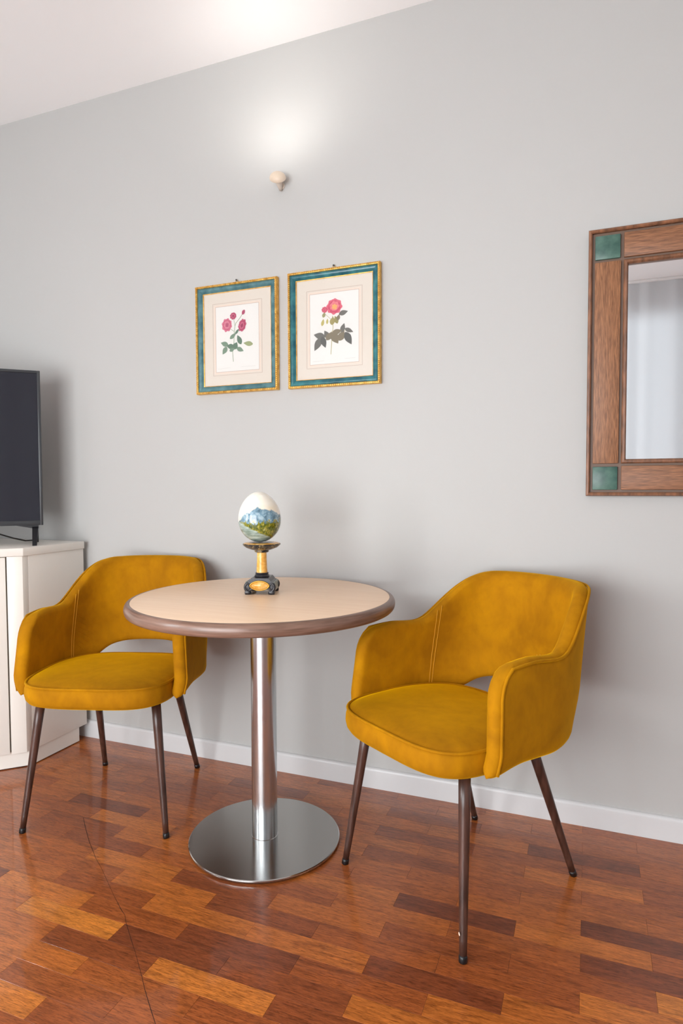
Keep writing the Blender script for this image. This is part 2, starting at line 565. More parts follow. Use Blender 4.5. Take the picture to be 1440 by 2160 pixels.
for row in range(-38, 17):
    yc = Y0 + PW * (row + 0.5)
    if yc < BACK_Y or yc > WALL_Y + 0.02:
        continue
    off = -0.006 if row % 2 == 0 else 0.1445
    for col in range(-11, 9):
        x0 = off + PL * col
        xc = x0 + PL / 2
        if x0 + PL < LEFT_X or x0 > RIGHT_X:
            continue
        t = TONES.get((row, col), None)
        vis = any(seen(xc + sx * PL / 2, yc + sy * PW / 2) for sx in (-1, 0, 1) for sy in (-1, 1))
        rt = 0.40 + 0.25 * rng.random()
        if vis:
            o = bpy.data.objects.new('plank', block_me)
            C.objects.link(o)
            o.parent = floor
            o.location = (xc, yc, 0.00015 * (rng.random() - 0.5))
            o.color = tone_col(t if t is not None else rt)
            nb += 1
        else:
            k = len(far_v)
            far_v += [(x + xc, y + yc, z) for x, y, z in bv]
            far_f += [tuple(i + k for i in f) for f in bf]
o = put('plank_field', mesh_from(far_v, far_f), M['parquet_far'], floor)
o['kind'] = 'stuff'
print('planks in view', nb)

# the wandering crack across the blocks
crack = [(-1.524, 1.565), (-1.475, 1.522), (-1.405, 1.464), (-1.319, 1.400), (-1.272, 1.370), (-1.155, 1.287), (-1.098, 1.249), (-1.078, 1.238), (-1.053, 1.214), (-1.000, 1.170), (-0.968, 1.144), (-0.903, 1.088), (-0.878, 1.065), (-0.830, 1.025), (-0.799, 1.000), (-0.775, 0.980)]
def ribbon(path, wd, z):
    v, f = [], []
    for i, p in enumerate(path):
        a = Vector(path[max(i - 1, 0)] + (0,))
        b = Vector(path[min(i + 1, len(path) - 1)] + (0,))
        t = (b - a).normalized()
        n = Vector((-t.y, t.x, 0))
        ww = wd * (0.5 + rng.random())
        v += [Vector(p + (z,)) + n * ww / 2, Vector(p + (z,)) - n * ww / 2]
        if i:
            f.append((2 * i - 2, 2 * i - 1, 2 * i + 1, 2 * i))
    return mesh_from(v, f)
put('crack', ribbon(crack, 0.0012, 0.0003), M['crack'], floor)

# ================================================================== chairs
HT = 0.021      # half thickness of the shell
def build_plan():
    A, YB, BB, n = 0.2554, 0.0286, 0.2235, 2.063
    pts = []
    for k in range(13):
        pts.append((-A, -0.157 + (YB + 0.157) * k / 12))
    m = 48
    for k in range(1, m):
        a = PI - PI * k / m
        c, s = math.cos(a), math.sin(a)
        pts.append((A * math.copysign(abs(c) ** (2 / n), c), YB + BB * abs(s) ** (2 / n)))
    for k in range(13):
        pts.append((A, YB - (YB + 0.157) * k / 12))
    # resample evenly
    L_ = [0.0]
    for a, b in zip(pts[:-1], pts[1:]):
        L_.append(L_[-1] + math.hypot(b[0] - a[0], b[1] - a[1]))
    out, N_ = [], 110
    j = 0
    for i in range(N_ + 1):
        d = L_[-1] * i / N_
        while j < len(L_) - 2 and L_[j + 1] < d:
            j += 1
        t = (d - L_[j]) / max(1e-9, L_[j + 1] - L_[j])
        out.append((pts[j][0] + (pts[j + 1][0] - pts[j][0]) * t, pts[j][1] + (pts[j + 1][1] - pts[j][1]) * t))
    return out
PLAN = build_plan()
NP_ = len(PLAN)
half_len = 0.0
ARC = [0.0]
for a, b in zip(PLAN[:-1], PLAN[1:]):
    ARC.append(ARC[-1] + math.hypot(b[0] - a[0], b[1] - a[1]))
TOTAL = ARC[-1]
RIM = [(0.0, 0.668), (0.05, 0.671), (0.124, 0.672), (0.195, 0.664), (0.215, 0.665), (0.232, 0.675), (0.252, 0.702), (0.28, 0.743), (0.305, 0.774), (0.338, 0.798), (0.38, 0.807), (0.45, 0.808), (0.60, 0.808)]
def top_z(d):
    """height of the rim at distance d from the arm front (along the plan)"""
    z = sum(interp(RIM, d + e) for e in (-.016, -.008, 0, .008, .016)) / 5
    return z
ARCHZ = [(0.0, 0.430), (0.25, 0.430), (0.325, 0.428), (0.356, 0.440), (0.38, 0.455), (0.403, 0.473), (0.43, 0.484), (0.47, 0.491), (0.52, 0.493), (0.6, 0.493)]
def bot_z(x, y, d):
    # arms reach 0.43, the back is cut away in a low arch
    return sum(interp(ARCHZ, d + e) for e in (-.014, -.007, 0, .007, .014)) / 5 - 0.012 * smoothstep(0.10, 0.0, d)
def shell_point(i, z, off):
    x, y = PLAN[i]
    a, b = PLAN[max(i - 1, 0)], PLAN[min(i + 1, NP_ - 1)]
    tx, ty = b[0] - a[0], b[1] - a[1]
    l = math.hypot(tx, ty)
    nx, ny = -ty / l, tx / l          # outward
    d = min(ARC[i], TOTAL - ARC[i])
    back = smoothstep(0.0, 0.2, y)
    front = smoothstep(0.05, -0.12, y)
    lean = 0.2585 * (z - 0.45) * back
    tuck = 0.0156 * smoothstep(0.56, 0.42, z) * smoothstep(0.0, 0.1, y)    # bottom rear tucks in
    flare = -0.074 * (z - 0.55)
    fwd = -0.016 * smoothstep(0.64, 0.42, z) * front
    inward = 0.013 * smoothstep(0.48, 0.42, z) * front                    # arm ends run in under the seat
    # rounded upper front corner of the arm
    if d < 0.12 and y < 0.02:
        q_ = max(0.0, min(0.97, (z - 0.590) / 0.081))
        fwd += 0.080 * (1 - math.sqrt(max(0.0, 1 - q_ * q_))) * (1 - d / 0.12)
    return Vector((x + nx * (off + flare - tuck * 0.7 - inward), y + ny * (off - tuck) + lean + fwd, z))
def shell_mesh():
    """closed skin: each ring runs up the outside, over the rim, down the inside, under the edge"""
    rings = []
    NV = 12
    def ring(i, th, fwd):
        x, y = PLAN[i]
        d = min(ARC[i], TOTAL - ARC[i])
        zt, zb = top_z(d), bot_z(x, y, d)
        pr = []
        r = HT
        for k in range(NV + 1):
            t = k / NV
            pr.append((1.0, zb + r + (zt - zb - 2 * r) * t))
        for a in (30, 60, 90, 120, 150):
            pr.append((math.cos(math.radians(a)), zt - r + r * math.sin(math.radians(a))))
        for k in range(NV + 1):
            t = 1 - k / NV
            pr.append((-1.0, zb + r + (zt - zb - 2 * r) * t))
        for a in (210, 240, 270, 300, 330):
            pr.append((math.cos(math.radians(a)), zb + r + r * math.sin(math.radians(a))))
        out = []
        for s, z in pr:
            p = shell_point(i, z, s * HT * th)
            # plumpness of the padding on the inside
            q_ = max(0.0, min(1.0, (z - 0.606) / (zt - 0.606)))
            p.y -= fwd * math.sqrt(max(0.0, 1 - q_ * q_))
            out.append(p)
        return out
    for a in (80, 60, 40, 20):
        q = math.radians(a)
        rings.append(ring(0, math.cos(q), HT * 0.9 * math.sin(q)))
    for i in range(NP_):
        rings.append(ring(i, 1, 0))
    for a in (20, 40, 60, 80):
        q = math.radians(a)
        rings.append(ring(NP_ - 1, math.cos(q), HT * 0.9 * math.sin(q)))
    n = len(rings[0])
    v = [p for r in rings for p in r]
    f = []
    for i in range(len(rings) - 1):
        for k in range(n):
            k2 = (k + 1) % n
            f.append((i * n + k, i * n + k2, (i + 1) * n + k2, (i + 1) * n + k))
    # close both arm ends with a strip across the thickness
    pairs = [(33, 33), (34, 32), (35, 31)] + [(k, 30 - k) for k in range(NV + 1)] + [(13, 17), (14, 16), (15, 15)]
    for base in (0, (len(rings) - 1) * n):
        for (a, b), (c, d) in zip(pairs[:-1], pairs[1:]):
            q = []
            for t_ in (a, b, d, c):
                if base + t_ not in q:
                    q.append(base + t_)
            f.append(tuple(q))
    return mesh_from(v, f, smooth=True)
def piping_path():
    path = []
    e = HT * 0.98
    z0 = bot_z(*PLAN[0], 0) + 0.010
    zt = top_z(0) - 0.008
    for k in range(15):
        z = z0 + (zt - z0) * k / 14
        p = shell_point(0, z, e)
        p.y -= 0.004
        path.append(p)
    for i in range(1, NP_ - 1):
        d = min(ARC[i], TOTAL - ARC[i])
        p = shell_point(i, top_z(d) - 0.008, e + 0.001)
        if d < 0.05:
            p.y -= 0.004 * (1 - d / 0.05)
        path.append(p)
    for k in range(14, -1, -1):
        z = z0 + (zt - z0) * k / 14
        p = shell_point(NP_ - 1, z, e)
        p.y -= 0.004
        path.append(p)
    return path
def seat_outline(scale_in, n=72, a0=0.240, bf=0.236, br=0.216, yc=-0.058, ex=3.9):
    pts = []
    for k in range(n):
        t = 2 * PI * k / n
        c, s = math.cos(t), math.sin(t)
        x = (a0 - scale_in) * math.copysign(abs(c) ** (2 / ex), c)
        b = (br if s > 0 else bf) - scale_in
        y = yc + b * math.copysign(abs(s) ** (2 / (ex if s < 0 else 2.5)), s)
        pts.append((x, y))
    return pts
def seat_mesh():
    prof = [(0.20, 0.402), (0.06, 0.401), (0.025, 0.404), (0.010, 0.411), (0.003, 0.422), (0.0, 0.438), (0.001, 0.455), (0.005, 0.468),
            (0.011, 0.4735), (0.03, 0.479), (0.07, 0.485), (0.12, 0.489), (0.18, 0.491), (0.21, 0.4915)]
    v, f = [], []
    n = 72
    for ins, z in prof:
        for x, y in seat_outline(ins, n):
            v.append((x, y, z - 0.006 * smoothstep(-0.1, 0.15, y) * (z > 0.46)))
    for i in range(len(prof) - 1):
        for k in range(n):
            k2 = (k + 1) % n
            f.append((i * n + k, i * n + k2, (i + 1) * n + k2, (i + 1) * n + k))
    f.append(tuple(range(n)))
    f.append(tuple(range((len(prof) - 1) * n, len(prof) * n)))
    return mesh_from(v, f, smooth=True)
def seam_path(i, inner=True):
    x, y = PLAN[i]
    d = min(ARC[i], TOTAL - ARC[i])
    zt, zb = top_z(d) - 0.004, bot_z(x, y, d) + 0.01
    return [shell_point(i, zb + (zt - zb) * k / 16, -HT - 0.0004) for k in range(17)]

shell_me, seat_me, pipe_me = shell_mesh(), seat_mesh(), tube(piping_path(), 0.0038, 8)
seatpipe_me = tube([(x, y, 0.4715 - 0.006 * smoothstep(-0.1, 0.15, y)) for x, y in seat_outline(0.005, 96)], 0.0040, 8, closed=True)
LEGS = [((-0.23, -0.24), (-0.185, -0.19)), ((0.23, -0.24), (0.185, -0.19)), ((-0.182, 0.243), (-0.145, 0.092)), ((0.182, 0.243), (0.145, 0.092))]
def leg_meshes(foot, top):
    a, b = Vector((foot[0], foot[1], 0)), Vector((top[0], top[1], 0.415))
    P_ = lambda z: a + (b - a) * (z / 0.415)
    leg = tube([P_(0.012), P_(0.05), P_(0.2), P_(0.33), P_(0.412)], [0.0088, 0.0095, 0.0118, 0.0138, 0.0148], 20)
    cap = tube([P_(0.0), P_(0.002), P_(0.011), P_(0.016)], [0.0086, 0.0100, 0.0100, 0.0094], 20)
    for v in cap.vertices:
        v.co.z = max(v.co.z, 0.0)
    return leg, cap
def chair(label, loc, deg, chip=False):
    t = thing('velvet_armchair', label, 'chair', (loc[0], loc[1], 0), math.radians(deg), 'mustard velvet armchairs at the round table')
    sh = put('back_shell', shell_me, M['velvet'], t)
    put('piping', pipe_me, M['velvet'], sh)
    for i0 in (int(NP_ * 0.222), int(NP_ * 0.832)):
        for di in (0, 1):
            put('stitched_seam', tube(seam_path(i0 + di), 0.0011, 6), M['stitch'], sh)
    st = put('seat_cushion', seat_me, M['velvet'], t)
    put('piping', seatpipe_me, M['velvet'], st)
    for foot, top in LEGS:
        lm, cm = leg_meshes(foot, top)
        lg = put('leg', lm, M['leg'], t)
        c_ = put('foot_cap', cm, M['rubber'], lg)
        c_['label'] = 'black rubber foot cap'
        if chip and foot[0] > 0 and foot[1] < 0:
            me = lathe([(0, 0), (0.003, 0.0006), (0.0042, 0.0), (0, -0.0008)], 10)
            o = put('paint_chip', me, M['chip'], lg)
            o.location = (0.2265 - 0.004, -0.2355 - 0.0092, 0.064)
            o.rotation_euler = (PI / 2, 0, math.radians(-20))
            o['label'] = 'pale chipped spot in the leg finish'
    return t
cl = chair('mustard velvet armchair left of the table, in front of the white cabinet', (-1.489, 1.7245), 17.5)
# pulled creases beside the inner seam of that chair
for k in range(7):
    i0 = int(NP_ * 0.232)
    z0 = 0.615 - 0.017 * k
    n_ = 5 + (k in (2, 3, 4)) * 2
    o = put('crease', tube([shell_point(i0 + j, z0 - 0.0065 * j, -HT + 0.0002 - 0.0006 * math.sin(PI * j / n_)) for j in range(n_ + 1)],
                           [0.0004 + 0.0013 * math.sin(PI * (j + .3) / (n_ + .6)) for j in range(n_ + 1)], 6), M['velvet'], cl)
chair('mustard velvet armchair right of the table, under the mirror, nearest the camera', (-0.313, 1.713), -33.4, chip=True)

# ================================================================== round table
TX, TY = -0.913, 1.672
t = thing('round_table', 'round pedestal table with beech top, brown rim and steel base', 'table', (TX, TY, 0))
top = put('table_top', lathe([(0, 0.716), (0.372, 0.716), (0.382, 0.7485), (0.3815, 0.7495), (0.380, 0.75), (0, 0.75)], 128, 30), M['laminate'], t)
rim = [(0.376, 0.7135)]
for k in range(0, 13):
    a = math.radians(-90 + 15 * k)
    rim.append((0.3835 + 0.0150 * math.cos(a) ** 0.8 if math.cos(a) > 1e-6 else 0.3835, 0.7315 + 0.0180 * math.sin(a)))
rim += [(0.3822, 0.7493), (0.3822, 0.735)]
put('table_rim', lathe(rim, 128, 50), M['rim_wood'], t)
put('post', lathe([(0.0, 0.010), (0.0385, 0.010), (0.0385, 0.716), (0, 0.716)], 64), M['steel_post'], t)
put('post_collar', lathe([(0.0392, 0.011), (0.0400, 0.012), (0.0400, 0.014), (0.0386, 0.015)], 64), M['steel_post'], t)
put('base_disc', lathe([(0, 0.004), (0.2255, 0.004), (0.2285, 0.0055), (0.2290, 0.008), (0.2285, 0.0105), (0.2265, 0.012), (0, 0.012)], 128, 25), M['steel_disc'], t)
put('base_glide', lathe([(0.0, 0.0), (0.222, 0.0), (0.224, 0.004), (0, 0.0042)], 96), M['dark_gap'], t)

# ================================================================== painted stone egg on its stand
def egg_material():
    m = mat('painted_egg', rough=0.16, Coat_Weight=0.6)
    nt, N, L, B = nodes(m)
    co = coords(nt, 'Object')
    sep = N.new('ShaderNodeSeparateXYZ')
    L.new(co, sep.inputs[0])
    def math_(op, a, b=None, c=None):
        x = N.new('ShaderNodeMath')
        x.operation = op
        for i, s in enumerate((a, b, c)):
            if s is None:
                continue
            if hasattr(s, 'is_linked'):
                L.new(s, x.inputs[i])
            else:
                x.inputs[i].default_value = s
        return x.outputs[0]
    X, Y, Z = sep.outputs
    # ridge line of the mountains: one broad summit plus noise
    n1 = noise(nt, mapping(nt, co, (1, 1, 0.0)), 34, 4, 0.55)
    summit = math_('MULTIPLY', math_('POWER', math_('MULTIPLY', math_('SUBTRACT', X, 0.012), 1.0), 2.0), -8.0)
    ridge = math_('ADD', math_('ADD', 0.104, summit), math_('MULTIPLY', math_('SUBTRACT', n1.outputs['Fac'], 0.5), 0.035))
    sky = math_('SMOOTH_MIN', 1.0, math_('MAXIMUM', math_('MULTIPLY', math_('SUBTRACT', Z, ridge), 260.0), 0.0), 0.1)
    n2 = noise(nt, co, 60, 6, 0.65, 0.6)
    mount = ramp(nt, [(0.32, s2l(58, 88, 104)), (0.48, s2l(112, 146, 164)), (0.64, s2l(168, 192, 202))])
    L.new(n2.outputs['Fac'], mount.inputs[0])
    n3 = noise(nt, mapping(nt, co, (1.4, 1.4, 1.0)), 85, 6, 0.7)
    trees = ramp(nt, [(0.34, s2l(34, 48, 26)), (0.48, s2l(86, 100, 28)), (0.58, s2l(150, 142, 40)), (0.70, s2l(180, 186, 150))])
    L.new(n3.outputs['Fac'], trees.inputs[0])
    tl = math_('ADD', 0.066, math_('MULTIPLY', math_('SUBTRACT', n3.outputs['Fac'], 0.5), 0.075))
    tfac = math_('SMOOTH_MIN', 1.0, math_('MAXIMUM', math_('MULTIPLY', math_('SUBTRACT', tl, Z), 300.0), 0.0), 0.1)
    c1 = mixcol(nt, tfac, mount.outputs[0], trees.outputs[0])
    n4 = noise(nt, mapping(nt, co, (1, 1, 4)), 30, 4)
    lake_top = math_('ADD', math_('ADD', 0.037, math_('MULTIPLY', X, -0.55)), math_('MULTIPLY', math_('SUBTRACT', n4.outputs['Fac'], 0.5), 0.02))
    lfac = math_('SMOOTH_MIN', 1.0, math_('MAXIMUM', math_('MULTIPLY', math_('SUBTRACT', lake_top, Z), 260.0), 0.0), 0.1)
    lake = ramp(nt, [(0.35, s2l(112, 132, 122)), (0.65, s2l(176, 192, 186))])
    L.new(n4.outputs['Fac'], lake.inputs[0])
    c2 = mixcol(nt, lfac, c1, lake.outputs[0])
    cloud = ramp(nt, [(0.35, s2l(238, 226, 200)), (0.6, s2l(246, 243, 234))])
    n5 = noise(nt, co, 14, 3)
    L.new(n5.outputs['Fac'], cloud.inputs[0])
    L.new(mixcol(nt, sky, c2, cloud.outputs[0]), B.inputs['Base Color'])
    return m
def marble(name, stops, scale, rough=0.2):
    m = mat(name, rough=rough)
    nt, N, L, B = nodes(m)
    n = noise(nt, coords(nt, 'Object'), scale, 7, 0.65, 1.8)
    r = ramp(nt, stops)
    L.new(n.outputs['Fac'], r.inputs[0])
    L.new(r.outputs[0], B.inputs['Base Color'])
    return m
M['egg'] = egg_material()
M['amber'] = marble('amber_onyx', [(0.3, s2l(196, 128, 44)), (0.5, s2l(226, 168, 78)), (0.7, s2l(240, 206, 140))], 28)
M['dark_marble'] = marble('veined_black_marble', [(0.35, s2l(26, 26, 30)), (0.52, s2l(62, 58, 54)), (0.6, s2l(150, 130, 92)), (0.7, s2l(70, 64, 60))], 34)
M['black_wood'] = marble('carved_black_lacquer', [(0.4, s2l(20, 20, 26)), (0.65, s2l(50, 48, 52))], 60, 0.28)
M['side_stone'] = marble('grey_green_stone', [(0.35, s2l(96, 108, 100)), (0.65, s2l(140, 146, 138))], 40, 0.3)
M['gold_rope'] = mat('gilded_rope_edge', s2l(206, 158, 64), 0.35, 0.5)

EX, EY, EZ = -0.940, 1.718, 0.75
st = thing('egg_stand', 'small carved black pedestal with amber column and oval gold plaque', 'pedestal', (EX, EY, EZ), math.radians(17.6))
hb = 0.047     # half width of the plinth
bm = bmesh.new()
def bmbox(bm, x0, x1, y0, y1, z0, z1):
    vv = [bm.verts.new((x, y, z)) for z in (z0, z1) for (x, y) in ((x0, y0), (x1, y0), (x1, y1), (x0, y1))]
    for f in ((0, 1, 2, 3), (4, 5, 6, 7), (0, 1, 5, 4), (1, 2, 6, 5), (2, 3, 7, 6), (3, 0, 4, 7)):
        bm.faces.new([vv[i] for i in f])
# plinth body with an arched underside, extruded in y
def arch_profile():
    top = [(-0.030, 0.046), (-0.026, 0.050), (0.026, 0.050), (0.030, 0.046), (0.034, 0.040), (0.043, 0.036), (0.045, 0.028), (0.041, 0.020), (0.040, 0.012)]
    arch = [(0.036 * math.cos(a), 0.004 + 0.015 * math.sin(a)) for a in [PI * k / 10 for k in range(11)]]
    left = [(-0.040, 0.012), (-0.041, 0.020), (-0.045, 0.028), (-0.043, 0.036), (-0.034, 0.040)]
    return top + arch + left
ap = arch_profile()
n = len(ap)
v = [(x, y, z) for y in (-0.040, 0.040) for x, z in ap]
f = [(i, (i + 1) % n, n + (i + 1) % n, n + i) for i in range(n)] + [tuple(range(n)), tuple(range(n, 2 * n))]
put('plinth', mesh_from(v, f), M['black_wood'], st)
put('side_panel', box(0.0405, 0.0455, -0.034, 0.034, 0.010, 0.038, 0.002), M['side_stone'], st)
put('side_panel', box(-0.0455, -0.0405, -0.034, 0.034, 0.010, 0.038, 0.002), M['side_stone'], st)
def scroll(side, ysgn):
    """a carved scroll foot: a spiral in the front plane"""
    path, rad = [], []
    for k in range(26):
        a = -PI * 0.5 + k * 0.36
        r = 0.0135 * (1 - k / 34)
        path.append((side * (0.036 + r * math.cos(a) * 0.75), ysgn * 0.0375, 0.0235 + r * math.sin(a)))
        rad.append(0.0050 * (1 - 0.5 * k / 26))
    tail = [(side * 0.0265, ysgn * 0.0375, 0.0045), (side * 0.034, ysgn * 0.0375, 0.0055)]
    return tube(tail + path, [0.0042, 0.0048] + rad, 8)
for sx in (-1, 1):
    for sy in (-1, 1):
        put('scroll_foot', scroll(sx, sy), M['black_wood'], st)
        put('foot_block', box(sx * 0.037 - 0.009, sx * 0.037 + 0.009, sy * 0.036 - 0.007, sy * 0.036 + 0.007, 0.0, 0.012, 0.003), M['black_wood'], st)
# oval plaque on the front (pointed oval)
def vesica(w_, h_, n=40):
    pts = []
    for k in range(n):
        a = 2 * PI * k / n
        c, s = math.cos(a), math.sin(a)
        pts.append((w_ * c, h_ * math.copysign(abs(s) ** 1.25, s)))
    return pts
for sy in (-1, 1):
    o2 = vesica(0.0275, 0.0125)
    n = len(o2)
    v = [(x, sy * 0.0400, 0.0275 + z) for x, z in o2] + [(x * 0.8, sy * 0.0445, 0.0275 + z * 0.8) for x, z in o2] + [(0, sy * 0.0455, 0.0275)]
    f = [(i, (i + 1) % n, n + (i + 1) % n, n + i) for i in range(n)] + [(n + i, n + (i + 1) % n, 2 * n) for i in range(n)]
    pq = put('plaque', mesh_from(v, f, True), M['amber'], st)
    pq['label'] = 'pointed oval amber plaque'
    rp = [(x * 1.06, sy * 0.0415, 0.0275 + z * 1.1) for x, z in vesica(0.0275, 0.0125, 80)]
    put('rope_edge', tube(rp, [0.0018 + 0.0006 * (k % 2) for k in range(80)], 6, closed=True), M['gold_rope'], pq)
put('column_foot', lathe([(0, 0.049), (0.022, 0.049), (0.0235, 0.052), (0.0215, 0.056), (0.0195, 0.058), (0.021, 0.061), (0.019, 0.0635), (0, 0.0635)], 40), M['black_wood'], st)
put('column', lathe([(0, 0.063), (0.0170, 0.063), (0.0158, 0.085), (0.0150, 0.105), (0.0146, 0.127), (0, 0.127)], 40), M['amber'], st)
put('dish', lathe([(0, 0.126), (0.020, 0.126), (0.0225, 0.129), (0.0215, 0.132), (0.030, 0.134), (0.048, 0.141), (0.0565, 0.148), (0.0585, 0.1505), (0.0575, 0.153), (0.052, 0.154), (0.032, 0.1575), (0.030, 0.157), (0, 0.157)], 56), M['dark_marble'], st)
put('dish_rim_inlay', lathe([(0.0345, 0.1558), (0.040, 0.1568), (0.052, 0.1552), (0.0565, 0.1535), (0.050, 0.1535)], 56), M['amber'], st)
# the egg is lifted off: its own thing
eg = []
H, Rm = 0.156, 0.0635
for k in range(33):
    a = PI * k / 32
    z = H / 2 * (1 - math.cos(a))
    r = Rm * math.sin(a) * (1 + 0.10 * math.cos(a)) * (1.0 + 0.03 * math.sin(a))
    eg.append((0 if k in (0, 32) else r, z))
egg = put('decorative_egg', lathe(eg, 56, 80), M['egg'])
egg.location = (EX - 0.003, EY, EZ + 0.1575)
egg.rotation_euler = (0, math.radians(-2.5), math.radians(17.6))
tag(egg, 'glossy egg painted with blue mountains, trees and cream sky, on the pedestal', 'egg')

# ================================================================== framed prints
def mitre(x0, x1, z0, z1, wd, ya, yb, inset_in=0.0):
    """four mitred rails of a rectangular frame; ya outer face depth, yb inner face depth (towards the room is -y)"""
    out = []
    O = [(x0, z0), (x1, z0), (x1, z1), (x0, z1)]
    I = [(x0 + wd, z0 + wd), (x1 - wd, z0 + wd), (x1 - wd, z1 - wd), (x0 + wd, z1 - wd)]
    for k in range(4):
        a, b = k, (k + 1) % 4
        def q(P, y):
            return (P[0], y, P[1])
        v = [q(O[a], 0), q(O[b], 0), q(I[b], 0), q(I[a], 0), q(O[a], ya), q(O[b], ya), q(I[b], yb), q(I[a], yb)]
        f = [(0, 1, 2, 3), (4, 5, 6, 7), (0, 1, 5, 4), (1, 2, 6, 5), (2, 3, 7, 6), (3, 0, 4, 7)]
        out.append(mesh_from(v, f))
    return out
def profile_rails(x0, x1, z0, z1, prof):
    """mitred rails with a moulded cross-section: prof = list of (inset, y)"""
    out = []
    cs = [(1, 1), (-1, 1), (-1, -1), (1, -1)]
    O = [(x0, z0), (x1, z0), (x1, z1), (x0, z1)]
    n = len(prof)
    for k in range(4):
        a, b = k, (k + 1) % 4
        v = []
        for j in (a, b):
            for ins, y in prof:
                v.append((O[j][0] + cs[j][0] * ins, y, O[j][1] + cs[j][1] * ins))
        f = [(i, (i + 1) % n, n + (i + 1) % n, n + i) for i in range(n)] + [tuple(range(n)), tuple(range(n, 2 * n))]
        me = mesh_from(v, f)
        for p in me.polygons:
            p.use_smooth = True
        me.set_sharp_from_angle(angle=math.radians(38))
        out.append(me)
    return out
def blob(cx, cz, rx, rz, rot, y, lobes=0, amp=0.0, n=36, ph=0.0):
    v = []
    for k in range(n):
        a = 2 * PI * k / n
        q = 1 + amp * math.cos(lobes * a + ph)
        x, z = rx * q * math.cos(a), rz * q * math.sin(a)
        v.append((cx + x * math.cos(rot) - z * math.sin(rot), y, cz + x * math.sin(rot) + z * math.cos(rot)))
    return v
def leaf(cx, cz, ln, wd, rot, y):
    v = []
    n = 10
    for k in range(n + 1):
        t = k / n
        v.append((ln * (t - .5), wd * math.sin(PI * t ** 0.8) * 0.5))
    for k in range(n - 1, 0, -1):
        t = k / n
        v.append((ln * (t - .5), -wd * math.sin(PI * t ** 0.8) * 0.5))
    return [(cx + x * math.cos(rot) - z * math.sin(rot), y, cz + x * math.sin(rot) + z * math.cos(rot)) for x, z in v]
LAYER = [0]
def poly_mesh(polys):
    v, f = [], []
    for p in polys:
        k = len(v)
        LAYER[0] += 1
        v += [(x, y - 0.000004 * LAYER[0], z) for x, y, z in p]
        f.append(tuple(range(k, k + len(p))))
    me = bpy.data.meshes.new('print')
    me.from_pydata(v, [], f)
    me.update()
    # face the room
    for p in me.polygons:
        if p.normal.y > 0:
            p.flip()
    return me
def stroke(path, wd, y):
    polys = []
    for (ax, az), (bx, bz) in zip(path[:-1], path[1:]):
        dx, dz = bx - ax, bz - az
        l = math.hypot(dx, dz) or 1
        nx, nz = -dz / l * wd / 2, dx / l * wd / 2
        polys.append([(ax + nx, y, az + nz), (ax - nx, y, az - nz), (bx - nx, y, bz - nz), (bx + nx, y, bz + nz)])
    return polys

